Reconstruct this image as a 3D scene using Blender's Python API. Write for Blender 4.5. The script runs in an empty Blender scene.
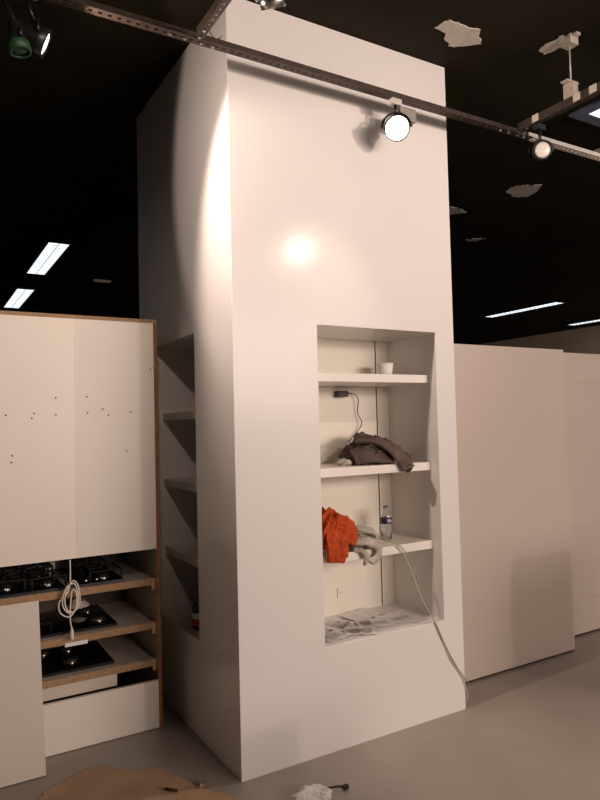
import bpy, bmesh, math, random
from mathutils import Vector, Matrix, noise
C = bpy.context.scene.collection
sc = bpy.context.scene
V = Vector
random.seed(7)

# ------------------------------------------------------------------ camera
cd = bpy.data.cameras.new('camera'); cam = bpy.data.objects.new('camera', cd); C.objects.link(cam)
cd.sensor_fit = 'HORIZONTAL'; cd.sensor_width = 36.0; cd.lens = 658.04 * 36 / 600; cd.clip_end = 200
r0 = V((0.86097033, -0.5080706, -0.02437934)); r1 = V((-0.0019365, 0.04465463, -0.99900061)); r2 = V((0.50865149, 0.86015709, 0.03746243))
m = Matrix((r0, -r1, -r2)).transposed().to_4x4(); m.translation = V((-1.1966, -2.5825, 1.5)); cam.matrix_world = m
sc.camera = cam

# ------------------------------------------------------------------ world and lights
w = bpy.data.worlds.new('world'); sc.world = w; w.use_nodes = True
w.node_tree.nodes['Background'].inputs[0].default_value = (.9, .95, 1, 1); w.node_tree.nodes['Background'].inputs[1].default_value = 0.02
sc.view_settings.view_transform = 'Standard'; sc.view_settings.look = 'None'; sc.view_settings.gamma = 1
sc.view_settings.use_curve_mapping = False; sc.view_settings.exposure = -0.06
WARM = (1.0, .79, .66)
def spot(name, loc, target, watts, deg, blend, radius, col=WARM):
    l = bpy.data.lights.new(name, 'SPOT'); l.energy = watts; l.spot_size = math.radians(deg); l.spot_blend = blend
    l.shadow_soft_size = radius; l.color = col
    o = bpy.data.objects.new(name, l); C.objects.link(o); o.location = loc
    o.rotation_euler = (V(target) - V(loc)).to_track_quat('-Z', 'Y').to_euler(); return o
def area(name, loc, target, watts, sx, sy, col):
    l = bpy.data.lights.new(name, 'AREA'); l.energy = watts; l.shape = 'RECTANGLE'; l.size = sx; l.size_y = sy; l.color = col
    o = bpy.data.objects.new(name, l); C.objects.link(o); o.location = loc
    o.rotation_euler = (V(target) - V(loc)).to_track_quat('-Z', 'Y').to_euler(); return o
# track spotlights of the shop, plus added fill lights
spot('track_light_key', (1.60, -2.10, 2.96), (.60, 0, 2.6), 74, 84, 1, .035)
spot('track_light_far', (3.0, -10.0, 3.1), (.6, 0, 1.2), 340, 60, .8, .12, (1, .81, .70))
spot('track_light_left', (-.765, -.135, 2.885), (-.765 + .850, -.135 - .215, 2.885 - .480), 78, 90, .40, .03)
spot('track_light_left_spill', (-.765, -.135, 2.885), (-.765 + .988, -.135 - .145, 2.885 - .06), 22, 116, .14, .03)
spot('track_light_front', (.78, -.20, 2.85), (.45, -.75, 2.0), 35, 110, .5, .04)
spot('track_light_right', (2.9, -.45, 2.93), (2.2, -.12, 3.02), 9, 70, 1, .04)
spot('track_light_partition', (2.6, -2.2, 2.95), (2.4, .3, .6), 22, 90, 1, .04)
spot('cabinet_fill_light', (-1.0, -1.9, 3.0), (-.72, .7, 1.95), 55, 50, 1, .05)  # unseen lamp added to brighten the upper cabinet panel
spot('wall_fill_light', (8.2, .8, 3.1), (11.1, 6.5, 2.7), 120, 100, 1, .08)  # unseen lamp added to lift the far beige wall
area('shop_lights_behind', (2.4, -7.0, 2.45), (.9, 0, 1.2), 300, 4.5, 1.5, (1, .81, .71))
area('shop_tubes_left', (-3.2, 3.2, 3.3), (-3.2, 3.2, 0), 8, .3, 4.5, (.80, .90, 1.0))

# ------------------------------------------------------------------ materials
def mat(name, col, rough=.5, metal=0, spec=.5, var=0, scale=8, emit=None, strength=0, bump=0, trans=0, stretch=None, coat=0):
    M = bpy.data.materials.new(name); M.use_nodes = True; nt = M.node_tree; b = nt.nodes['Principled BSDF']
    b.inputs['Base Color'].default_value = (*col, 1); b.inputs['Roughness'].default_value = rough
    b.inputs['Metallic'].default_value = metal; b.inputs['Specular IOR Level'].default_value = spec
    b.inputs['Transmission Weight'].default_value = trans; b.inputs['Coat Weight'].default_value = coat
    if emit: b.inputs['Emission Color'].default_value = (*emit, 1); b.inputs['Emission Strength'].default_value = strength
    if var or bump:
        tc = nt.nodes.new('ShaderNodeTexCoord'); mp = nt.nodes.new('ShaderNodeMapping'); n = nt.nodes.new('ShaderNodeTexNoise')
        n.inputs['Scale'].default_value = scale; n.inputs['Detail'].default_value = 5
        nt.links.new(tc.outputs['Object'], mp.inputs[0]); nt.links.new(mp.outputs[0], n.inputs['Vector'])
        if stretch: mp.inputs['Scale'].default_value = stretch
        if var:
            r = nt.nodes.new('ShaderNodeValToRGB')
            r.color_ramp.elements[0].color = (*[c * (1 - var) for c in col], 1); r.color_ramp.elements[1].color = (*[min(1, c * (1 + var)) for c in col], 1)
            r.color_ramp.elements[0].position = .3; r.color_ramp.elements[1].position = .7
            nt.links.new(n.outputs[0], r.inputs[0]); nt.links.new(r.outputs[0], b.inputs['Base Color'])
        if bump:
            bp = nt.nodes.new('ShaderNodeBump'); bp.inputs['Strength'].default_value = bump; bp.inputs['Distance'].default_value = .01
            nt.links.new(n.outputs[0], bp.inputs['Height']); nt.links.new(bp.outputs[0], b.inputs['Normal'])
    return M
M_white = mat('white_lacquer', (.80, .775, .755), .17, spec=.13)
M_shelf = mat('white_shelf_board', (.87, .83, .77), .4)
M_back = mat('cream_back_board', (.86, .81, .71), .5)
M_dark = mat('dark_gap', (.03, .025, .01), .9)
M_floor = mat('grey_vinyl_floor', (.36, .315, .275), .42, var=.10, scale=2.2)
M_ceil = mat('black_paint', (.020, .016, .008), .9, spec=.2, var=.25, scale=3)
M_wall = mat('beige_wall', (.50, .40, .31), .8, var=.05, scale=2)
M_dwall = mat('dark_wall', (.05, .045, .04), .8, var=.1, scale=2)
M_plaster = mat('bare_plaster', (.74, .68, .60), .9, var=.08, scale=25)
M_rail = mat('rusty_black_steel', (.068, .047, .037), .45, metal=.25, var=.35, scale=30)
M_bolt = mat('zinc_bolt', (.7, .68, .65), .25, metal=1)
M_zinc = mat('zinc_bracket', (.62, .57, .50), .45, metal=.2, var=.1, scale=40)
M_tape = mat('pale_tape', (.82, .74, .64), .6)
M_black = mat('black_metal', (.012, .011, .011), .35)
M_grey = mat('grey_plastic', (.30, .27, .24), .5)
M_green = mat('green_plastic', (.012, .052, .020), .5)
M_lensoff = mat('frosted_lens', (.85, .80, .74), .3)
M_lens = mat('lit_lens', (1, .9, .7), .3, emit=(1, .88, .66), strength=30)
M_lensL = mat('lit_lens_side', (1, .9, .7), .3, emit=(1, .90, .78), strength=3)
M_tube = mat('lit_diffuser', (1, 1, 1), .5, emit=(.88, .95, 1.0), strength=1.5)
M_house = mat('white_steel', (.70, .74, .78), .4)
M_blue = mat('blue_lit_steel', (.16, .20, .30), .4)  # bluish light on the lamp housing, put into its colour
M_cab = mat('cream_melamine', (.80, .74, .66), .45, var=.015, scale=1.5)
M_cab2 = mat('pale_melamine', (.60, .53, .46), .45)
M_in = mat('beige_board', (.62, .55, .47), .6, var=.05, scale=6)
M_dkback = mat('dark_brown_back', (.09, .065, .05), .7)
M_edge = mat('raw_chipboard_edge', (.36, .225, .12), .75, var=.25, scale=110)
M_red = mat('red_brown_edge', (.27, .11, .045), .7, var=.3, scale=30)
M_ply = mat('pine_block', (.50, .31, .14), .7, var=.3, scale=20, stretch=(1, 1, 6))
M_glass = mat('black_glass', (.006, .006, .007), .06)
M_iron = mat('cast_iron', (.008, .008, .008), .55, spec=.2)
M_chrome = mat('burner_steel', (.75, .73, .70), .18, metal=1)
M_wcable = mat('white_cable', (.72, .66, .58), .5)
M_gcable = mat('green_cable', (.24, .33, .22), .45)
M_ccable = mat('cream_cable', (.62, .56, .40), .45)
M_paper = mat('white_paper', (.82, .80, .78), .8)
M_ink = mat('dark_print', (.30, .28, .27), .7, var=.6, scale=60)
M_ink2 = mat('grey_print', (.56, .54, .53), .7, var=.4, scale=80)
M_taupe = mat('taupe_cloth', (.105, .072, .060), .9, var=.25, scale=18, bump=.2)
M_orange = mat('orange_cloth', (.50, .062, .006), .85, var=.2, scale=14, bump=.2)
M_gcloth = mat('stone_cloth', (.46, .42, .35), .9, var=.2, scale=22, bump=.2)
M_pet = mat('clear_plastic', (.95, .95, .95), .08, trans=.92)
M_bag = mat('milky_plastic', (.75, .70, .64), .3, trans=.35)
M_label = mat('navy_label', (.035, .03, .06), .45)
M_lmark = mat('white_label_mark', (.65, .65, .75), .5)
M_kraft = mat('brown_kraft_paper', (.50, .33, .20), .8, var=.12, scale=6)
M_partition = mat('beige_partition', (.60, .515, .45), .42, var=.02, scale=1)
M_redp = mat('red_print', (.6, .06, .05), .5)

# ------------------------------------------------------------------ helpers
def add_box(bm, x0, x1, y0, y1, z0, z1):
    vs = [bm.verts.new((x, y, z)) for x in (x0, x1) for y in (y0, y1) for z in (z0, z1)]
    fs = []
    for f in ((0, 1, 3, 2), (4, 6, 7, 5), (0, 4, 5, 1), (2, 3, 7, 6), (0, 2, 6, 4), (1, 5, 7, 3)):
        fs.append(bm.faces.new([vs[i] for i in f]))
    return vs, fs
def frame_of(d):
    d = V(d).normalized(); a = V((0, 0, 1)) if abs(d.z) < .9 else V((1, 0, 0)); u = d.cross(a).normalized(); return u, d.cross(u)
def add_tube(bm, pts, r, n=8, caps=True):
    pts = [V(p) for p in pts]; rs = r if isinstance(r, (list, tuple)) else [r] * len(pts); rings = []; u = None
    for i, p in enumerate(pts):
        d = (pts[min(i + 1, len(pts) - 1)] - pts[max(i - 1, 0)]).normalized()
        if u is None: u, _ = frame_of(d)
        u = (u - d * u.dot(d)).normalized(); v = d.cross(u)
        rings.append([bm.verts.new(p + rs[i] * (math.cos(2 * math.pi * k / n) * u + math.sin(2 * math.pi * k / n) * v)) for k in range(n)])
    for a, b in zip(rings, rings[1:]):
        for k in range(n): bm.faces.new((a[k], a[(k + 1) % n], b[(k + 1) % n], b[k]))
    if caps: bm.faces.new(rings[0][::-1]); bm.faces.new(rings[-1])
def add_lathe(bm, prof, o=(0, 0, 0), axis=(0, 0, 1), n=24, cap0=True, cap1=True):
    o = V(o); ax = V(axis).normalized(); u, v = frame_of(ax); rings = []
    for r, h in prof:
        rings.append([bm.verts.new(o + ax * h + r * (math.cos(2 * math.pi * k / n) * u + math.sin(2 * math.pi * k / n) * v)) for k in range(n)])
    for a, b in zip(rings, rings[1:]):
        for k in range(n): bm.faces.new((a[k], a[(k + 1) % n], b[(k + 1) % n], b[k]))
    if cap0: bm.faces.new(rings[0][::-1])
    if cap1: bm.faces.new(rings[-1])
def smooth_path(pts, k=6):
    pts = [V(p) for p in pts]; out = []
    for i in range(len(pts) - 1):
        p0 = pts[max(i - 1, 0)]; p1 = pts[i]; p2 = pts[i + 1]; p3 = pts[min(i + 2, len(pts) - 1)]
        for j in range(k):
            t = j / k
            out.append(.5 * ((2 * p1) + (p2 - p0) * t + (2 * p0 - 5 * p1 + 4 * p2 - p3) * t * t + (3 * p1 - p0 - 3 * p2 + p3) * t ** 3))
    out.append(pts[-1]); return out
def obj(name, bm, mats, parent=None, smooth=False, bevel=0):
    bmesh.ops.recalc_face_normals(bm, faces=bm.faces[:])
    me = bpy.data.meshes.new(name); bm.to_mesh(me); bm.free()
    for q in (mats if isinstance(mats, (list, tuple)) else [mats]): me.materials.append(q)
    if smooth:
        for p in me.polygons: p.use_smooth = True
    o = bpy.data.objects.new(name, me); C.objects.link(o)
    if parent:
        o.parent = parent; o.matrix_parent_inverse = Matrix.Translation(-parent.location) if parent.type == 'EMPTY' and not parent.parent else Matrix()
    if bevel:
        b = o.modifiers.new('bevel', 'BEVEL'); b.width = bevel; b.segments = 2; b.limit_method = 'ANGLE'
    return o
def box(name, d, mt, parent=None, bevel=0):
    bm = bmesh.new(); add_box(bm, *d); return obj(name, bm, mt, parent, bevel=bevel)
def tube(name, pts, r, mt, parent=None, n=8, k=6):
    bm = bmesh.new(); add_tube(bm, smooth_path(pts, k) if k else pts, r, n); return obj(name, bm, mt, parent, True)
def thing(name, label, cat, loc=(0, 0, 0), group=None):
    o = bpy.data.objects.new(name, None); C.objects.link(o); o.location = loc; o.empty_display_size = .05; tag(o, label, cat, group); return o
def tag(o, label, cat, group=None):
    o['label'] = label; o['category'] = cat; o['kind'] = 'thing'
    if group: o['group'] = group
    return o
def struct(o): o['kind'] = 'structure'; return o
def mark(o, label): o['label'] = label; return o
def copy_tree(o, parent=None):
    c = o.copy(); C.objects.link(c)
    if parent: c.parent = parent
    for ch in list(o.children): copy_tree(ch, c)
    return c

# ------------------------------------------------------------------ room shell
ZC = 3.412
XL, XR, YF, YB = -9.0, 11.12, -12.0, 16.0
struct(box('floor', (XL, XR, YF, YB, -.1, 0), M_floor))
ceil = struct(box('ceiling', (XL, XR, YF, YB, ZC, ZC + .1), M_ceil))
struct(box('wall_right', (XR, XR + .1, YF, YB, 0, ZC), M_wall))
struct(box('wall_back', (XL, XR, YB, YB + .1, 0, ZC), M_dwall))
struct(box('wall_left', (XL - .1, XL, YF, YB, 0, ZC), M_dwall))
struct(box('wall_front', (XL, XR, YF - .1, YF, 0, ZC), M_dwall))

def plaster(outline, seed, jag=.006, sub=6):
    rnd = random.Random(seed); bm = bmesh.new(); pts = []
    n = len(outline)
    for i in range(n):
        a = V(outline[i]); b = V(outline[(i + 1) % n])
        for j in range(sub):
            t = j / sub; p = a.lerp(b, t); pts.append((p.x + rnd.uniform(-jag, jag), p.y + rnd.uniform(-jag, jag)))
    lo = [bm.verts.new((x, y, ZC - .004)) for x, y in pts]; hi = [bm.verts.new((x, y, ZC + .002)) for x, y in pts]
    bm.faces.new(lo)
    for i in range(len(pts)): bm.faces.new((lo[i], lo[(i + 1) % len(pts)], hi[(i + 1) % len(pts)], hi[i]))
    bmesh.ops.triangulate(bm, faces=[f for f in bm.faces if len(f.verts) > 4])
    return obj('plaster_patch', bm, M_plaster, ceil)
plaster([(.998, -.248), (1.0, -.291), (1.016, -.326), (1.069, -.329), (1.116, -.328), (1.15, -.325), (1.203, -.342), (1.239, -.296), (1.275, -.281), (1.299, -.254), (1.273, -.234), (1.239, -.204), (1.198, -.171), (1.164, -.164), (1.149, -.185), (1.101, -.194), (1.086, -.219), (1.079, -.238)], 1, .004, 3)
plaster([(1.61, -.357), (1.595, -.408), (1.614, -.464), (1.603, -.487), (1.636, -.516), (1.629, -.535), (1.659, -.539), (1.746, -.477), (1.727, -.461), (1.659, -.478), (1.659, -.454), (1.679, -.441), (1.681, -.383), (1.668, -.345)], 2, .004, 3)
plaster([(3.093, 1.196), (3.068, 1.084), (3.137, 1.027), (3.227, .96), (3.332, 1.075), (3.358, 1.216), (3.246, 1.271)], 3, .012)
plaster([(2.86, 1.80), (2.96, 1.70), (3.08, 1.72), (3.19, 1.76), (3.10, 1.88), (2.95, 1.95)], 4, .01)
plaster([(3.85, 2.43), (3.95, 2.31), (4.02, 2.34), (3.93, 2.46)], 5, .02)
plaster([(3.03, .38), (3.02, .28), (2.99, .16), (3.25, .10), (3.30, .30), (3.20, .39)], 6, .015)

# ------------------------------------------------------------------ white shelving column
col = thing('shelving_column', 'tall glossy white floor to ceiling column with shelf niches in two faces', 'shelving column', (0, 0, 0))
CX, CY, CZ = 1.288, 1.335, 3.408
NX0, NX1, NZ0, NZ1, ND = .433, 1.160, .478, 1.963, .405     # niche in the front face
MY0, MY1, MZ0, MZ1, MD = .452, 1.125, .468, 1.963, .38        # niche in the side face
bm = bmesh.new()
def quad(pts, mi=0):
    f = bm.faces.new([bm.verts.new(p) for p in pts]); f.material_index = mi
def holed(fn, a0, a1, b0, b1, c0, c1, d0, d1):
    # a: outer span, c: hole span (horizontal); b: outer, d: hole (vertical)
    A = [a0, c0, c1, a1]; B = [b0, d0, d1, b1]
    for i in range(3):
        for j in range(3):
            if i == 1 and j == 1: continue
            quad([fn(A[i], B[j]), fn(A[i + 1], B[j]), fn(A[i + 1], B[j + 1]), fn(A[i], B[j + 1])])
holed(lambda x, z: (x, 0, z), 0, CX, 0, CZ, NX0, NX1, NZ0, NZ1)
holed(lambda y, z: (0, y, z), 0, CY, 0, CZ, MY0, MY1, MZ0, MZ1)
quad([(CX, 0, 0), (CX, CY, 0), (CX, CY, CZ), (CX, 0, CZ)]); quad([(0, CY, 0), (CX, CY, 0), (CX, CY, CZ), (0, CY, CZ)])
quad([(0, 0, CZ), (CX, 0, CZ), (CX, CY, CZ), (0, CY, CZ)]); quad([(0, 0, 0), (CX, 0, 0), (CX, CY, 0), (0, CY, 0)])
quad([(NX0, 0, NZ0), (NX1, 0, NZ0), (NX1, ND + .01, NZ0), (NX0, ND + .01, NZ0)]); quad([(NX0, 0, NZ1), (NX1, 0, NZ1), (NX1, ND + .01, NZ1), (NX0, ND + .01, NZ1)])
quad([(NX0, 0, NZ0), (NX0, ND + .01, NZ0), (NX0, ND + .01, NZ1), (NX0, 0, NZ1)]); quad([(NX1, 0, NZ0), (NX1, ND + .01, NZ0), (NX1, ND + .01, NZ1), (NX1, 0, NZ1)])
quad([(NX0, ND + .01, NZ0), (NX1, ND + .01, NZ0), (NX1, ND + .01, NZ1), (NX0, ND + .01, NZ1)], 1)
quad([(0, MY0, MZ0), (MD, MY0, MZ0), (MD, MY1, MZ0), (0, MY1, MZ0)]); quad([(0, MY0, MZ1), (MD, MY0, MZ1), (MD, MY1, MZ1), (0, MY1, MZ1)])
quad([(0, MY0, MZ0), (MD, MY0, MZ0), (MD, MY0, MZ1), (0, MY0, MZ1)]); quad([(0, MY1, MZ0), (MD, MY1, MZ0), (MD, MY1, MZ1), (0, MY1, MZ1)])
quad([(MD, MY0, MZ0), (MD, MY1, MZ0), (MD, MY1, MZ1), (MD, MY0, MZ1)])
bmesh.ops.remove_doubles(bm, verts=bm.verts[:], dist=1e-5)
obj('body', bm, [M_white, M_dark], col, bevel=.003)
GX = 1.074
box('back_panel', (NX0, GX - .0045, ND, ND + .0095, NZ0, NZ1), M_back, col)
box('back_panel', (GX + .0045, NX1, ND, ND + .0095, NZ0, NZ1), M_back, col)
for zt in (1.746, 1.287, .878):
    box('shelf', (NX0, NX1, .064, ND, zt - .042, zt), M_shelf, col, bevel=.002)
for zt in (1.585, 1.208, .822):
    box('shelf', (.064, MD, MY0, MY1, zt - .042, zt), M_shelf, col, bevel=.002)
so = bmesh.new(); add_box(so, .772, .832, ND - .008, ND, .568, .618); so_o = obj('wall_socket', so, M_shelf, col, bevel=.002)
for dx in (-.012, .012):
    b = bmesh.new(); add_lathe(b, [(.0022, 0), (.0022, .001)], (.802 + dx, ND - .008, .593), (0, -1, 0), 10); obj('socket_hole', b, M_dark, so_o)

# ------------------------------------------------------------------ partitions on the right
def partition(x0, x1, y0, y1, z1, label, grooves=()):
    t = thing('partition_panel', label, 'partition', (x0, y0, 0), 'beige partition boards right of the column')
    bm = bmesh.new(); zs = [.014] + list(grooves) + [z1]
    if grooves:
        add_box(bm, x0, x1, y0 + .004, y1, .014, z1)
        for a, b in zip(zs, zs[1:]): add_box(bm, x0, x1, y0, y0 + .0045, a + .0025, b - .0025)
    else: add_box(bm, x0, x1, y0, y1, .014, z1)
    obj('board', bm, M_partition, t, bevel=.001)
    box('gap_shade', (x0, x1, y0 + .012, y1 - .005, 0, .014), M_dark, t)  # dark strip standing in for the shaded gap under the board
partition(CX + .004, 2.478, .232, .395, 1.948, 'smooth beige partition board standing right beside the white column')
partition(1.6, 5.2, .402, .520, 1.957, 'beige partition with horizontal board joints, set back at the right edge', [.25 * i for i in range(1, 8)])

# ------------------------------------------------------------------ kitchen cabinet shell on the left
cab = thing('kitchen_cabinet', 'open cream cabinet shell with chipboard edges holding gas hobs left of column', 'cabinet', (-.9, .7, 0))
FX0, FX1, FY, BY, TZ = -1.75, -.112, .700, 1.235, 2.055
bm = bmesh.new(); add_box(bm, FX0, -.52, FY - .018, FY, .892, TZ - .018); add_box(bm, -.5195, FX1 - .018, FY - .018, FY, .892, TZ - .018)
up = obj('upper_panel', bm, M_cab, cab)
for hx, hz in ((-.826, 1.575), (-.715, 1.56), (-.705, 1.583), (-.608, 1.655), (-.608, 1.575), (-.465, 1.66), (-.462, 1.582), (-.39, 1.60), (-.362, 1.57), (-.253, 1.585), (-.148, 1.80), (-.80, 1.39), (-.805, 1.36), (-.275, 1.39)):
    b = bmesh.new(); add_lathe(b, [(.004, 0), (.004, .0012)], (hx, FY - .018, hz), (0, -1, 0), 10); obj('screw_hole', b, M_dark, up)
box('lower_panel', (FX0, FX1 - .012, FY - .018, FY, .004, .238), M_cab, cab)
box('top_panel', (FX0, FX1, FY - .02, BY, TZ - .018, TZ), M_edge, cab)
sp = bmesh.new(); _, fs = add_box(sp, FX1 - .018, FX1, FY - .019, BY, 0, TZ - .018)
for f in fs:
    if abs(f.calc_center_median().y - (FY - .019)) < 1e-4: f.material_index = 1
obj('side_panel', sp, [M_in, M_red], cab)
box('side_panel', (FX0, FX0 + .018, FY, BY, 0, TZ - .018), M_in, cab)
box('back_panel', (FX0 + .018, FX1 - .018, BY - .012, BY, .01, TZ - .018), M_dkback, cab)
SH = (.742, .522, .338)
for zt in SH:
    bm = bmesh.new(); _, fs = add_box(bm, FX0 + .018, FX1 - .038, FY + .004, BY - .03, zt - .034, zt)
    for f in fs:
        if f.calc_center_median().y < FY + .01: f.material_index = 1
    obj('shelf', bm, [M_in, M_edge], cab)
    box('cleat', (FX1 - .037, FX1 - .0185, FY + .012, FY + .055, zt - .060, zt - .002), M_ply, cab)
box('inner_rail', (FX0 + .018, -.325, FY + .03, FY + .048, .238, .298), M_in, cab)
t = box('paper_strip', (-.575, -.470, FY + .0005, FY + .003, .478, .496), M_paper, cab)

lp = bmesh.new(); vs, fs = add_box(lp, -1.75, -.695, -.009, .009, 0, .735)
lean = obj('loose_panel', lp, [M_cab2]); tag(lean, 'loose cream board leaning against the lower left of the open cabinet', 'board')
lean.location = (0, .520, .003); lean.rotation_euler = (math.radians(-12.2), 0, 0)

# ------------------------------------------------------------------ gas hobs on the cabinet shelves
def hob(x0, x1, y0, y1, z, burners, label, legs=True):
    t = thing('gas_hob', label, 'gas hob', ((x0 + x1) / 2, (y0 + y1) / 2, z), 'gas hobs on the cabinet shelves')
    box('glass_plate', (x0, x1, y0, y1, z + .001, z + .016), M_glass, t, bevel=.003)
    zt = z + .016
    for bx, by, r in burners:
        b = bmesh.new(); add_lathe(b, [(r * 1.1, 0), (r * 1.1, .004), (r * .95, .008), (r * .95, .014)], (bx, by, zt), n=20); bo = obj('burner', b, M_chrome, t, True)
        b = bmesh.new(); add_lathe(b, [(r * .9, .014), (r * .9, .022), (r * .7, .026)], (bx, by, zt), n=20); obj('burner_cap', b, M_iron, bo)
        if not legs: continue
        b = bmesh.new(); q = r * 1.9; h = zt + .046
        for s in (-1, 1):
            add_tube(b, [(bx + s * q, by - q, zt), (bx + s * q, by - q, h), (bx + s * q, by + q, h), (bx + s * q, by + q, zt)], .0058, 6)
            add_tube(b, [(bx - q, by + s * q, h), (bx + q, by + s * q, h)], .0058, 6)
            add_tube(b, [(bx + s * q, by, h), (bx + s * r * .6, by, h + .002)], .0058, 6)
            add_tube(b, [(bx, by + s * q, h), (bx, by + s * r * .6, h + .002)], .0058, 6)
        obj('pan_support', b, M_iron, t)
    for k in range(len(burners)):
        b = bmesh.new(); add_lathe(b, [(.015, 0), (.013, .016)], (x0 + .05 + k * .05, y0 + .03, zt), n=16); obj('knob', b, M_chrome, t, True)
hob(-1.12, -.565, .722, 1.18, SH[0], [(-1.0, .86, .036), (-.815, .85, .040), (-.635, .83, .040), (-.80, 1.07, .036), (-.64, 1.07, .034)], 'wide black gas hob at the left end of the top cabinet shelf')
hob(-.515, -.285, .722, 1.17, SH[0], [(-.372, .81, .040), (-.385, 1.04, .038)], 'narrow two burner black gas hob on the right of the top cabinet shelf')
hob(-.90, -.313, .750, 1.16, SH[1], [(-.385, .855, .036), (-.40, 1.04, .028), (-.70, .87, .030), (-.68, 1.05, .036)], 'black glass gas hob lying on the middle cabinet shelf', False)
hob(-.90, -.330, .750, 1.12, SH[2], [(-.52, .865, .036), (-.50, 1.04, .028), (-.70, .87, .030), (-.62, 1.05, .03)], 'black glass gas hob lying on the lowest cabinet shelf', False)
# loose grates lying on the middle hob
def grate(cx, cy, z, q, label):
    b = bmesh.new()
    for s in (-1, 1):
        add_tube(b, [(cx + s * q, cy - q, z), (cx + s * q, cy - q, z + .035), (cx + s * q, cy + q, z + .035), (cx + s * q, cy + q, z)], .0045, 6)
        add_tube(b, [(cx - q, cy + s * q, z + .035), (cx + q, cy + s * q, z + .035)], .0045, 6)
    tag(obj('pan_grate', b, M_iron), label, 'grate')
grate(-.665, .83, SH[1] + .0240, .045, 'small black wire grate on the middle hob beside the leaning board')
for i_, (a0, a1, hh) in enumerate(((-.93, -.80, .13), (-.575, -.53, .16))):
    tag(box('white_carton', (a0, a1, 1.186, 1.21, SH[0] + .001, SH[0] + hh), M_cab2), ['pale carton standing behind the far left burners of the top shelf', 'pale narrow carton standing behind the hanging white cable'][i_], 'carton')
box_o = box('dark_appliance', (-.78, -.59, 1.185, 1.205, SH[0] + .001, SH[0] + .14), M_grey); tag(box_o, 'grey flat box standing upright behind the top shelf hobs', 'box')
# white mains cable with plug and round coil
cab_c = thing('mains_cable', 'white cable with plug hanging in loops in front of the cabinet shelves', 'cable', (-.55, .67, .5))
pts = [(-.553, .674, .889), (-.553, .676, .80), (-.565, .672, .74), (-.605, .668, .70), (-.600, .662, .65), (-.555, .660, .63), (-.520, .664, .70), (-.535, .668, .775), (-.575, .664, .76), (-.592, .660, .69), (-.560, .656, .645), (-.515, .660, .68), (-.520, .662, .765), (-.548, .664, .79), (-.580, .664, .72), (-.570, .660, .66), (-.535, .658, .655), (-.528, .66, .73), (-.548, .662, .745), (-.558, .662, .63), (-.550, .664, .565)]
tube('cord', pts, .0035, M_wcable, cab_c)
b = bmesh.new(); add_lathe(b, [(.004, .045), (.008, .03), (.010, .0), (.008, -.012)], (-.550, .664, .53), (0, 0, 1), 12); obj('plug', b, M_wcable, cab_c, True)
b = bmesh.new()
for k in range(5): add_tube(b, [(-.43 + (.055 - .006 * k) * math.cos(a / 20 * 2 * math.pi), 1.09 + (.055 - .006 * k) * math.sin(a / 20 * 2 * math.pi), SH[1] + .042 + .006 * k) for a in range(21)], .0045, 6)
tag(obj('cable_coil', b, M_wcable, None, True), 'round white coil of cable lying on the middle black hob', 'cable coil')

# ------------------------------------------------------------------ slotted steel rails under the ceiling
RY, RZ = -.130, 3.055
def slotted(bm, a, b, side, up_h, fl_w, pitch=.036):
    # L profile from a to b: upright flange of height up_h, and flange of width fl_w towards side, with a row of slots in both
    a, b = V(a), V(b); L = (b - a).length; d = (b - a) / L; s = V(side); n = int(L / pitch)
    for org, w, ww in ((a, V((0, 0, 1)), up_h), (a, s, fl_w)):
        for i in range(n):
            x0 = i * pitch
            if w.z > .5:                      # the upright is plain
                bm.faces.new([bm.verts.new(org + d * p_ + w * u_) for p_, u_ in ((x0, 0), (x0 + pitch, 0), (x0 + pitch, ww), (x0, ww))]); continue
            xs = [x0, x0 + pitch * .28, x0 + pitch * .72, x0 + pitch]; us = [0, ww * .36, ww * .66, ww]
            for p in range(3):
                for q in range(3):
                    if p == 1 and q == 1: continue
                    bm.faces.new([bm.verts.new(org + d * xs[i_] + w * us[j_]) for i_, j_ in ((p, q), (p + 1, q), (p + 1, q + 1), (p, q + 1))])
    bmesh.ops.remove_doubles(bm, verts=bm.verts[:], dist=1e-4)
def rail(name, a, b, side, label, mt=None, hh=.052, ww=.045):
    bm = bmesh.new(); slotted(bm, (0, 0, 0), V(b) - V(a), side, hh, ww)
    o = obj(name, bm, mt or M_rail); o.location = a; tag(o, label, 'steel rail', 'perforated steel rails hung below the ceiling')
    so_ = o.modifiers.new('solid', 'SOLIDIFY'); so_.thickness = .003; return o
def part_at(o, name, bmm, mt, smooth=False):
    q = obj(name, bmm, mt, None, smooth); q.parent = o; q.matrix_parent_inverse = Matrix.Translation(-V(o.location)); return q
R1 = rail('slotted_rail', (-1.9, RY, RZ), (1.78, RY, RZ), (0, -1, 0), 'long perforated steel rail running along the front of the white column')
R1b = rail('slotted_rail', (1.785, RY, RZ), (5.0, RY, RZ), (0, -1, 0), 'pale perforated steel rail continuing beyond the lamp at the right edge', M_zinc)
R2 = rail('slotted_rail', (-.215, RY - .052, RZ + .003), (-.215, -3.4, RZ + .003), (1, 0, 0), 'perforated cross rail coming forward from the left end of the column top', None, .034, .030)
R3 = rail('slotted_rail', (1.63, RY - .052, RZ + .003), (1.63, -3.4, RZ + .003), (1, 0, 0), 'dark cross rail with pale tape squares at the upper right', None, .040, .032)
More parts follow.
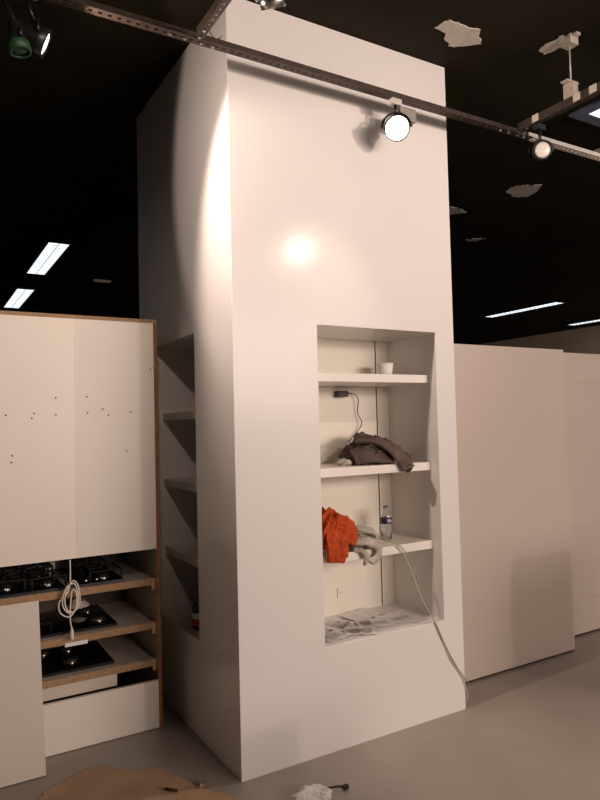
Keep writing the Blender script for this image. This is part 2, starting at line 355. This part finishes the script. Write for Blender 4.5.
for q, xs in ((R2, -.215), (R3, 1.63)):
    for dx, dy in ((-.05, -.004), (.02, -.004), (.07, -.004), (-.002, -.09), (-.002, -.04), (-.11, -.004)):
        b = bmesh.new(); ax = (0, 0, -1)
        add_lathe(b, [(.008, 0), (.008, .004), (.005, .007)], (xs + dx + .012, RY + dy - .018, RZ - .001), ax, 8); part_at(q, 'bolt', b, M_bolt)
        b = bmesh.new(); add_lathe(b, [(.008, 0), (.008, .004), (.005, .007)], (xs + dx + .02, RY - .0015, RZ + .026), (0, -1, 0), 8); part_at(q, 'bolt', b, M_bolt)
for y0, y1 in ((-.285, -.325), (-.535, -.575), (-.625, -.665)):
    b = bmesh.new(); add_box(b, 1.6245, 1.6265, y1, y0, RZ + .004, RZ + .042); part_at(R3, 'tape', b, M_tape)
# hanger rod
hg = thing('hanger_rod', 'thin threaded rod with metal brackets holding the upper right cross rail', 'hanger rod', (1.655, -.505, RZ + .05))
tube('rod', [(1.655, -.505, ZC), (1.655, -.505, RZ + .10)], .004, M_zinc, hg, 8, 0)
bm = bmesh.new(); add_box(bm, 1.625, 1.685, -.535, -.475, ZC - .045, ZC); add_box(bm, 1.640, 1.67, -.56, -.45, ZC - .012, ZC); obj('ceiling_bracket', bm, M_zinc, hg)
bm = bmesh.new(); add_box(bm, 1.600, 1.690, -.525, -.485, RZ + .118, RZ + .124); add_box(bm, 1.633, 1.668, -.535, -.475, RZ + .044, RZ + .118); obj('rail_bracket', bm, M_zinc, hg)
tube('slack_wire', [(-.20, -.25, RZ + .05), (-.17, -.22, RZ + .005), (-.13, -.19, RZ + .01), (-.09, -.15, RZ + .055)], .0018, M_black)
tag(bpy.data.objects['slack_wire'], 'thin slack black wire looped at the left rail crossing', 'wire')

# ------------------------------------------------------------------ track lamps
def lamp(root, head, aim, label, r=.055, L=.13, lens=M_lensoff, body=M_black, driver=None, ring=None):
    t = thing('track_spotlight', label, 'spotlight', root, 'spotlights on the steel rails')
    root, head, aim = V(root), V(head), V(aim).normalized()
    bm = bmesh.new(); add_box(bm, root.x - .03, root.x + .03, root.y - .018, root.y + .018, root.z - .03, root.z); obj('adapter', bm, M_zinc if driver else body, t, bevel=.003)
    if driver:
        bm = bmesh.new(); add_box(bm, *driver); obj('driver_box', bm, M_grey, t, bevel=.004)
    u, v = frame_of(aim)
    side = u
    bm = bmesh.new(); rr = r + .010
    top = root + V((0, 0, -.03))
    mid = head - aim * (L * .4) + V((0, 0, rr * .9))
    add_tube(bm, [top, mid], .008, 8)
    arc = [head - aim * (L * .3) + side * rr * math.cos(a) + V((0, 0, 1)) * rr * math.sin(a) for a in [math.pi * i / 10 for i in range(11)]]
    add_tube(bm, arc, .006, 6); obj('yoke', bm, body, t, True)
    back = head - aim * L
    bm = bmesh.new(); add_lathe(bm, [(r * .35, 0), (r * .62, L * .06), (r * .72, L * .45), (r * .98, L * .72), (r, L), (r * .94, L), (r * .90, L * .93)], back, aim, 28, True, False); obj('lamp_body', bm, body, t, True)
    bm = bmesh.new(); add_lathe(bm, [(r * .88, -.004), (r * .92, -.003), (r * .6, .004), (.004, .008)], back + aim * (L * .94), aim, 28); obj('lens', bm, lens, t, True)
    if ring:
        bm = bmesh.new(); add_lathe(bm, [(r * 1.02, L * .72), (r * 1.05, L * .80), (r * 1.06, L * 1.02), (r * .84, L * 1.02), (r * .84, L * .97)], back, aim, 28, False, False); obj('ring', bm, ring, t, True)
    return t
lamp((.815, RY - .02, RZ), (.795, RY - .055, 2.895), (-.45, -.72, -.58), 'lit spotlight glaring on the rail in front of the white column', .060, .115, M_lens, M_black, (.835, .925, RY - .045, RY + .01, 2.955, 3.02))
lamp((-.84, RY - .02, RZ - .004), (-.775, RY - .01, 2.888), (.85, -.11, -.36), 'lit black spotlight at the upper left, its round face seen edge on', .052, .11, M_lensL)
lamp((-.93, RY - .03, RZ - .004), (-.875, -.235, 2.785), (.16, -.10, -.99), 'black lamp with green ring facing down at the upper left',   .034, .11, M_green, M_black, None, M_green)
lamp((1.66, -.30, RZ - .004), (1.625, -.345, 2.895), (-.62, -.72, -.10), 'unlit black spotlight with pale round lens below the right rail crossing', .050, .13, M_lensoff)
lamp((-.19, -.66, RZ - .004), (-.105, -.62, 2.955), (.3, .3, -.6), 'pale glassy spotlight head cut off by the top edge above the column', .045, .10, M_lensoff, M_bolt)

# ------------------------------------------------------------------ fluorescent ceiling lights
def tube_light(x0, x1, y0, y1, label, fw=.03, fm=None):
    t = thing('fluorescent_light', label, 'ceiling light', ((x0 + x1) / 2, (y0 + y1) / 2, ZC), 'recessed fluorescent ceiling lights')
    z = ZC - .002
    bm = bmesh.new()
    for a in ((x0 - fw, x0, y0 - fw, y1 + fw), (x1, x1 + fw, y0 - fw, y1 + fw), (x0, x1, y0 - fw, y0), (x0, x1, y1, y1 + fw)): add_box(bm, *a, z - .016, z)
    obj('housing', bm, fm or M_black, t)
    box('diffuser', (x0, x1, y0, y1, z - .012, z - .004), M_tube, t)
    bm = bmesh.new(); n = int((y1 - y0) / .09)
    for i in range(1, n): y = y0 + (y1 - y0) * i / n; add_box(bm, x0, x1, y - .002, y + .002, z - .018, z - .012)
    add_box(bm, (x0 + x1) / 2 - .003, (x0 + x1) / 2 + .003, y0, y1, z - .018, z - .012); obj('louvre', bm, M_house, t)
tube_light(0.0, .20, 4.33, 5.81, 'nearer bright fluorescent ceiling light at the left, above the cabinet')
tube_light(.02, .23, 6.78, 8.27, 'farther fluorescent ceiling light at the left, just over the cabinet top')
tube_light(7.87, 8.07, 4.46, 6.02, 'long slim fluorescent ceiling light right of the column')
tube_light(10.3, 10.5, 4.60, 6.10, 'fluorescent ceiling light farthest right, close to the far beige wall')
tube_light(2.45, 2.75, -1.5, -.04, 'fluorescent ceiling light cut by the right edge of the photo', .08, M_blue)
vt = thing('ceiling_vent', 'small pale slotted vent in the black ceiling left of the column', 'vent', (.93, 5.9, ZC))
bm = bmesh.new(); add_box(bm, .80, 1.02, 5.86, 5.94, ZC - .02, ZC); obj('vent_frame', bm, M_grey, vt)
bm = bmesh.new()
for k in range(3): add_box(bm, .81, 1.01, 5.872 + k * .022, 5.882 + k * .022, ZC - .024, ZC - .02)
obj('slats', bm, M_zinc, vt)

# ------------------------------------------------------------------ boxes standing outside the frame to the right; the far lamp throws their shadows
tag(box('cardboard_box', (.42, .70, -1.75, -1.55, 0, .645), M_kraft), 'low brown cardboard box on the floor just right of the camera', 'box')
tag(box('cardboard_box', (2.10, 2.55, -1.6, -1.3, 0, 1.02), M_kraft), 'tall brown cardboard box on the floor out to the right', 'box')
# ------------------------------------------------------------------ things in the niche shelves
S1, S2, S3 = 1.746, 1.287, .878
# cup
b = bmesh.new(); add_lathe(b, [(.034, 0), (.046, .075), (.043, .075), (.032, .004)], (1.028, .26, S1 + .0005), n=28)
tag(obj('paper_cup', b, M_paper, None, True), 'white cup standing alone on the top niche shelf', 'cup')
# black charger
ch = thing('phone_charger', 'black charger block plugged in above the taupe garment, thin cord hanging', 'charger', (.81, ND, 1.66))
bm = bmesh.new(); add_box(bm, .785, .852, ND - .045, ND - .001, 1.645, 1.678); obj('charger_block', bm, M_black, ch, bevel=.004)
tube('cord', [(.852, ND - .02, 1.664), (.90, ND - .025, 1.662), (.925, ND - .03, 1.63), (.925, ND - .02, 1.56), (.945, ND - .03, 1.50), (.915, ND - .02, 1.45), (.885, ND - .03, 1.43), (.865, ND - .035, 1.415), (.855, ND - .035, 1.405), (.845, ND - .04, 1.402)], .0028, M_black, ch)

def fold(p, s, seed, amp):
    q = V((p.x * s + seed, p.y * s, p.z * s))
    q = q + .55 * noise.noise_vector(q * .7 + V((3, 5, 8)))
    a = 1 - min(1, abs(noise.noise(q)) * 3.2); b_ = 1 - min(1, abs(noise.noise(q * 2.0 + V((7, 3, 1)))) * 3.0)
    return amp * (a * a * 1.0 + b_ * b_ * .30 - .42)
def heap(bm, cx, cy, zb, rx, ry, h, seed, amp, s=12, n=96, top=None):
    # crumpled cloth: closed, flattened blob with ridged folds, resting on zb
    rings = []
    for j in range(n // 2 + 1):
        th = math.pi * j / (n // 2); row = []
        for i in range(n):
            ph = 2 * math.pi * i / n
            d = V((math.sin(th) * math.cos(ph), math.sin(th) * math.sin(ph), math.cos(th)))
            p = V((cx + rx * d.x, cy + ry * d.y, zb + h * .42 + h * .58 * d.z))
            if top: p.z += top(p, d) * max(0, d.z + .3)
            p += d * fold(p, s, seed, amp)
            p.z = max(p.z, zb + .001); row.append(bm.verts.new(p))
        rings.append(row)
    for a, b_ in zip(rings, rings[1:]):
        for k in range(n): bm.faces.new((a[k], b_[k], b_[(k + 1) % n], a[(k + 1) % n]))
    bmesh.ops.remove_doubles(bm, verts=bm.verts[:], dist=1e-5)
def drape(bm, path, widths, seed, amp=.006, n=18, thick=.012, s=22):
    # ribbon of cloth following a path of (centre, side vector) with folds, closed
    path = smooth_path(path, 6); m_ = len(path); rows = []
    wv = [V(w_) for w_ in widths]; ws = smooth_path(wv, 6)
    for i, (p, wd) in enumerate(zip(path, ws)):
        dd = (path[min(i + 1, m_ - 1)] - path[max(i - 1, 0)]).normalized(); nn = dd.cross(wd).normalized(); row = []
        for k in range(n):
            a = 2 * math.pi * k / n
            q = p + wd * math.cos(a) + nn * thick * math.sin(a)
            q += nn * fold(q, s, seed, amp) * (1 if math.sin(a) >= 0 else .3); row.append(bm.verts.new(q))
        rows.append(row)
    for a, b_ in zip(rows, rows[1:]):
        for k in range(n): bm.faces.new((a[k], a[(k + 1) % n], b_[(k + 1) % n], b_[k]))
    bm.faces.new(rows[0][::-1]); bm.faces.new(rows[-1])

# taupe garment on the middle shelf
ga = thing('folded_garment', 'crumpled dark taupe garment on the shelf, one sleeve over the edge', 'garment', (.88, .2, S2))
bm = bmesh.new(); heap(bm, .865, .215, S2, .140, .115, .095, 3.1, .034, 13, 110, top=lambda p, d: .045 * max(0, 1 - abs(p.x - .85) / .12)); obj('garment_body', bm, M_taupe, ga, True)
bm = bmesh.new(); drape(bm, [(.79, .22, S2 + .120), (.86, .15, S2 + .118), (.915, .09, S2 + .085), (.965, .050, S2 + .018), (.985, .034, S2 - .024)], [(.05, .05, 0), (.045, .05, .0), (.035, .035, .02), (.040, .01, .010), (.036, 0, .010)], 9, .012, 30, thick=.022, s=26); obj('sleeve', bm, M_taupe, ga, True)
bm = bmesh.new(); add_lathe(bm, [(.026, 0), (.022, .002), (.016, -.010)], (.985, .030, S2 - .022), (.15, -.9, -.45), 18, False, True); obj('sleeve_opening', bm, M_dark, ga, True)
bm = bmesh.new(); drape(bm, [(.82, .26, S2 + .130), (.92, .24, S2 + .125), (1.02, .20, S2 + .070), (1.095, .17, S2 + .02)], [(.03, .05, .0), (.03, .05, .0), (.02, .045, .01), (.01, .03, .012)], 5, .012, 30, thick=.018, s=26); obj('collar', bm, M_taupe, ga, True)
bm = bmesh.new(); drape(bm, [(.72, .15, S2 + .040), (.78, .125, S2 + .055), (.85, .105, S2 + .045), (.92, .095, S2 + .03)], [(.0, .03, .035), (.0, .03, .04), (.0, .025, .035), (0, .02, .02)], 15, .012, 30, thick=.016, s=30); obj('hem', bm, M_taupe, ga, True)
# crumpled clear bag next to it
bm = bmesh.new(); heap(bm, .685, .17, S2, .035, .04, .035, 8.3, .012, 30, 28); tag(obj('plastic_bag', bm, M_bag, None, False), 'small crumpled clear plastic bag left of the taupe garment', 'bag')

# orange cloth and stone coloured cloth on the lower shelf
oc = thing('orange_cloth', 'bright orange crumpled cloth hanging over the lowest shelf edge', 'cloth', (.58, .15, S3))
bm = bmesh.new(); heap(bm, .558, .145, S3 + .02, .105, .095, .145, 21.7, .030, 15, 120, top=lambda p, d: .03 * max(0, 1 - abs(p.x - .56) / .06)); obj('cloth_heap', bm, M_orange, oc, True)
bm = bmesh.new(); drape(bm, [(.580, .10, S3 + .15), (.560, .050, S3 + .10), (.535, .034, S3 + .03), (.532, .036, S3 - .032)], [(.07, 0, .01), (.075, .0, .01), (.060, 0, 0), (.052, .0, -.006)], 33, .026, 40, .014, 20); obj('hanging_flap', bm, M_orange, oc, True)
bm = bmesh.new(); drape(bm, [(.560, .07, S3 + .155), (.610, .055, S3 + .13), (.640, .050, S3 + .09), (.625, .045, S3 + .04)], [(.01, .01, .035), (.02, .01, .035), (.03, .01, .01), (.025, .0, -.01)], 37, .016, 30, .014, 24); obj('folded_edge', bm, M_orange, oc, True)
gc = thing('grey_cloth', 'rolled pale grey cloth on the shelf beside the orange cloth', 'cloth', (.75, .12, S3))
bm = bmesh.new(); heap(bm, .738, .145, S3, .075, .065, .070, 41.7, .022, 18, 90); obj('cloth_heap', bm, M_gcloth, gc, True)
bm = bmesh.new(); drape(bm, [(.655, .085, S3 + .045), (.715, .050, S3 + .045), (.772, .040, S3 + .018), (.778, .034, S3 - .022), (.740, .030, S3 - .050), (.705, .034, S3 - .035)], [(.01, .025, .012), (.01, .02, .016), (.018, 0, .012), (.018, 0, -.006), (.006, 0, -.020), (.004, 0, -.014)], 51, .007, 24, thick=.014, s=30); obj('rolled_edge', bm, M_gcloth, gc, True)
bm = bmesh.new(); drape(bm, [(.66, .07, S3 + .010), (.69, .042, S3 + .0), (.705, .036, S3 - .03), (.695, .038, S3 - .065)], [(.015, .01, .005), (.015, .0, .005), (.014, 0, .004), (.008, 0, .002)], 54, .006, 24, thick=.012, s=30); obj('hanging_corner', bm, M_gcloth, gc, True)
bm = bmesh.new(); drape(bm, [(.69, .10, S3 + .100), (.74, .085, S3 + .095), (.780, .075, S3 + .080), (.790, .07, S3 + .050), (.760, .066, S3 + .040)], [(0, .03, .014), (0, .03, .012), (.010, .025, .006), (.010, .02, -.006), (.0, .01, -.010)], 57, .006, 24, thick=.012, s=30); obj('rolled_edge', bm, M_gcloth, gc, True)
# bottle
bo = thing('water_bottle', 'clear plastic water bottle with dark label on the lowest shelf', 'bottle', (.985, .235, S3))
bx, by = .985, .235
bm = bmesh.new(); add_lathe(bm, [(.024, .001), (.032, .006), (.033, .04), (.031, .05), (.033, .06), (.033, .105), (.031, .112), (.033, .12), (.033, .142), (.026, .165), (.0145, .182), (.0135, .200), (.012, .200), (.013, .182), (.024, .164), (.031, .142), (.031, .06), (.030, .008)], (bx, by, S3), n=28); obj('bottle_body', bm, M_pet, bo, True)
bm = bmesh.new(); add_lathe(bm, [(.0338, .098), (.0338, .135)], (bx, by, S3), n=28, cap0=False, cap1=False); lb = obj('label', bm, M_label, bo, True)
bm = bmesh.new()
for k, (a0, a1, z0, z1) in enumerate(((-1.95, -1.80, .107, .126), (-1.75, -1.62, .112, .122), (-1.56, -1.46, .106, .128), (-1.40, -1.24, .110, .124), (-1.19, -1.10, .105, .120))):
    q = [(a0, z0), (a1, z0), (a1, z1), (a0, z1)]; bm.faces.new([bm.verts.new((bx + .0342 * math.cos(a), by + .0342 * math.sin(a), S3 + z)) for a, z in q])
obj('label_mark', bm, M_lmark, lb)
bm = bmesh.new(); add_lathe(bm, [(.0155, .186), (.0155, .205), (.013, .207)], (bx, by, S3), n=20); obj('cap', bm, M_pet, bo, True)
bo.scale = (.92, .92, .87)
# papers lying on the niche floor
rnd = random.Random(5)
def sheet(cx, cy, ang, z, ws, hs, label, prints):
    t = thing('paper_sheet', label, 'paper', (cx, cy, z), 'printed sheets on the niche floor'); t.rotation_euler = (0, 0, ang)
    bm = bmesh.new(); n = 8
    g = [[bm.verts.new(((i / n - .5) * ws, (j / n - .5) * hs, .004 * math.sin(i * .9 + cx * 20) ** 2 + .004 * (j / n) ** 3)) for j in range(n + 1)] for i in range(n + 1)]
    for i in range(n):
        for j in range(n): bm.faces.new((g[i][j], g[i + 1][j], g[i + 1][j + 1], g[i][j + 1]))
    o = obj('page', bm, M_paper); o.parent = t; so_ = o.modifiers.new('s', 'SOLIDIFY'); so_.thickness = .0006
    for (x0, x1, y0, y1, mt) in prints:
        bm = bmesh.new(); k = 6
        gg = [[bm.verts.new((x0 + (x1 - x0) * i / k, y0 + (y1 - y0) * j / k, .0095)) for j in range(k + 1)] for i in range(k + 1)]
        for i in range(k):
            for j in range(k): bm.faces.new((gg[i][j], gg[i + 1][j], gg[i + 1][j + 1], gg[i][j + 1]))
        p = obj('printed_picture', bm, mt); p.parent = t
N0 = NZ0 + .002
sheet(.545, .10, .25, N0, .15, .10, 'leftmost printed sheet lying on the niche floor', [(-.05, .03, -.02, .03, M_ink2)])
sheet(.69, .09, -.5, N0 + .002, .15, .105, 'sheet with a dark printed picture near the front of the niche floor', [(-.055, .005, -.03, .015, M_ink), (.015, .06, -.03, .02, M_ink2)])
sheet(.66, .22, .6, N0 + .003, .16, .105, 'printed sheet towards the left back of the niche floor', [(-.06, .05, -.045, -.02, M_ink), (-.04, .04, .0, .03, M_ink2)])
sheet(.83, .16, -.35, N0 + .001, .18, .12, 'sheet with a small dark print in the middle of the niche floor', [(-.07, -.02, -.045, .02, M_ink), (.0, .06, -.03, .0, M_ink2)])
sheet(.985, .17, .1, N0, .19, .14, 'rightmost plain sheet lying on the niche floor', [(-.04, .05, -.05, -.02, M_ink2)])
sheet(.86, .31, .2, N0, .21, .14, 'plain sheet at the back of the niche floor', [])
# carton in the side niche
cn = thing('drink_can', 'small dark green can with white and red print in the side niche', 'can', (.20, .62, MZ0))
bm = bmesh.new(); add_lathe(bm, [(.030, 0), (.036, .006), (.036, .11), (.030, .118)], (.075, .640, MZ0 + .001), n=20); obj('can_body', bm, mat('dark_green_print', (.03, .07, .05), .4), cn, True)
bm = bmesh.new(); add_lathe(bm, [(.0366, .055), (.0366, .085)], (.075, .640, MZ0), n=20, cap0=False, cap1=False); obj('white_band', bm, M_paper, cn, True)
bm = bmesh.new(); add_lathe(bm, [(.0366, .02), (.0366, .050)], (.075, .640, MZ0), n=20, cap0=False, cap1=False); obj('red_band', bm, M_redp, cn, True)

# cables running out of the niche down to the floor
pc = thing('cable_pair', 'two thin cables, green and cream, trailing from shelf down to floor', 'cable', (.95, .05, S3))
tube('green_cord', [(.640, .06, .99), (.750, .06, .957), (.85, .055, .915), (.935, .045, .865), (.985, .030, .77), (1.02, .012, .66), (1.06, .0, .55), (1.095, -.008, .468), (1.155, -.008, .35), (1.225, -.008, .235), (1.297, -.008, .135), (1.305, .03, .105), (1.305, .215, .012)],   .0029, M_gcable, pc)
tube('cream_cord', [(.64, .075, .985), (.730, .075, .945), (.83, .07, .905), (.925, .052, .862), (.975, .030, .76), (1.005, .012, .65), (1.05, .0, .55), (1.105, -.006, .462), (1.15, -.006, .36), (1.19, -.006, .27), (1.26, -.006, .175), (1.296, -.006, .08), (1.300, .03, .02), (1.31, .215, .006)], .0023, M_ccable, pc)

# ------------------------------------------------------------------ on the floor
def flat_sheet(bm, outline, seed, z, amp, jag=.01, sub=4):
    rnd = random.Random(seed); pts = []; n = len(outline)
    for i in range(n):
        a = V(outline[i]).to_3d(); b_ = V(outline[(i + 1) % n]).to_3d()
        for j in range(sub): p = a.lerp(b_, j / sub); pts.append((p.x + rnd.uniform(-jag, jag), p.y + rnd.uniform(-jag, jag)))
    c = V((sum(p[0] for p in pts) / len(pts), sum(p[1] for p in pts) / len(pts)))
    rings = []
    for f_ in (1, .8, .6, .4, .2):
        row = []
        for x, y in pts:
            q = c + (V((x, y)) - c) * f_; row.append(bm.verts.new((q.x, q.y, z + amp * (.5 + .5 * noise.noise(V((q.x * 9, q.y * 9, seed)))) * (1 if f_ < 1 else .5))))
        rings.append(row)
    m_ = len(pts)
    for a, b_ in zip(rings, rings[1:]):
        for k in range(m_): bm.faces.new((a[k], a[(k + 1) % m_], b_[(k + 1) % m_], b_[k]))
    bm.faces.new(rings[-1])
kp = thing('kraft_paper', 'torn brown kraft paper sheet spread on the floor at bottom left', 'paper', (-.4, .2, 0))
bm = bmesh.new(); flat_sheet(bm, [(-.749, .331), (-.717, .385), (-.609, .439), (-.487, .489), (-.441, .428), (-.368, .340), (-.269, .316), (-.223, .196), (-.174, .079), (-.15, .028), (-.099, -.049), (-.063, -.115), (0, -.3), (-.3, -.5), (-.8, -.2), (-.9, .1)], 3, .002, .004, .007)
k_o = obj('sheet', bm, M_kraft, kp); so_ = k_o.modifiers.new('s', 'SOLIDIFY'); so_.thickness = .001; so_.offset = 1
bm = bmesh.new(); drape(bm, [(-.165, .055, .006), (-.150, .048, .020), (-.135, .042, .034)], [(.02, .01, 0), (.014, .01, .0), (.006, .006, 0)], 71, .01, thick=.003); obj('torn_corner', bm, M_kraft, kp, True)
tube('slit_shadow', [(-.300, .10, .016), (-.262, .06, .016)], .006, M_dark, None, 6, 0)  # dark tube in place of the shade inside a paper slit
tag(bpy.data.objects['slit_shadow'], 'short dark strip standing in for the shade in a kraft paper slit', 'slit shade'); bpy.data.objects['slit_shadow'].name = 'slit_shade'
bm = bmesh.new(); heap(bm, .185, -.275, .0, .085, .062, .034, 61, .022, 14, 32); tag(obj('crumpled_paper', bm, M_paper), 'crumpled white paper on the floor at the bottom edge', 'paper')
cl = thing('black_strap', 'small black cable end lying on the floor behind the crumpled white paper', 'strap', (.28, -.27, 0))
tube('strap', [(.20, -.255, .012), (.25, -.26, .016), (.30, -.275, .018), (.335, -.285, .012)], .0045, M_black, cl)
b = bmesh.new(); add_box(b, .322, .346, -.292, -.276, .004, .018); obj('buckle', b, M_dark, cl)
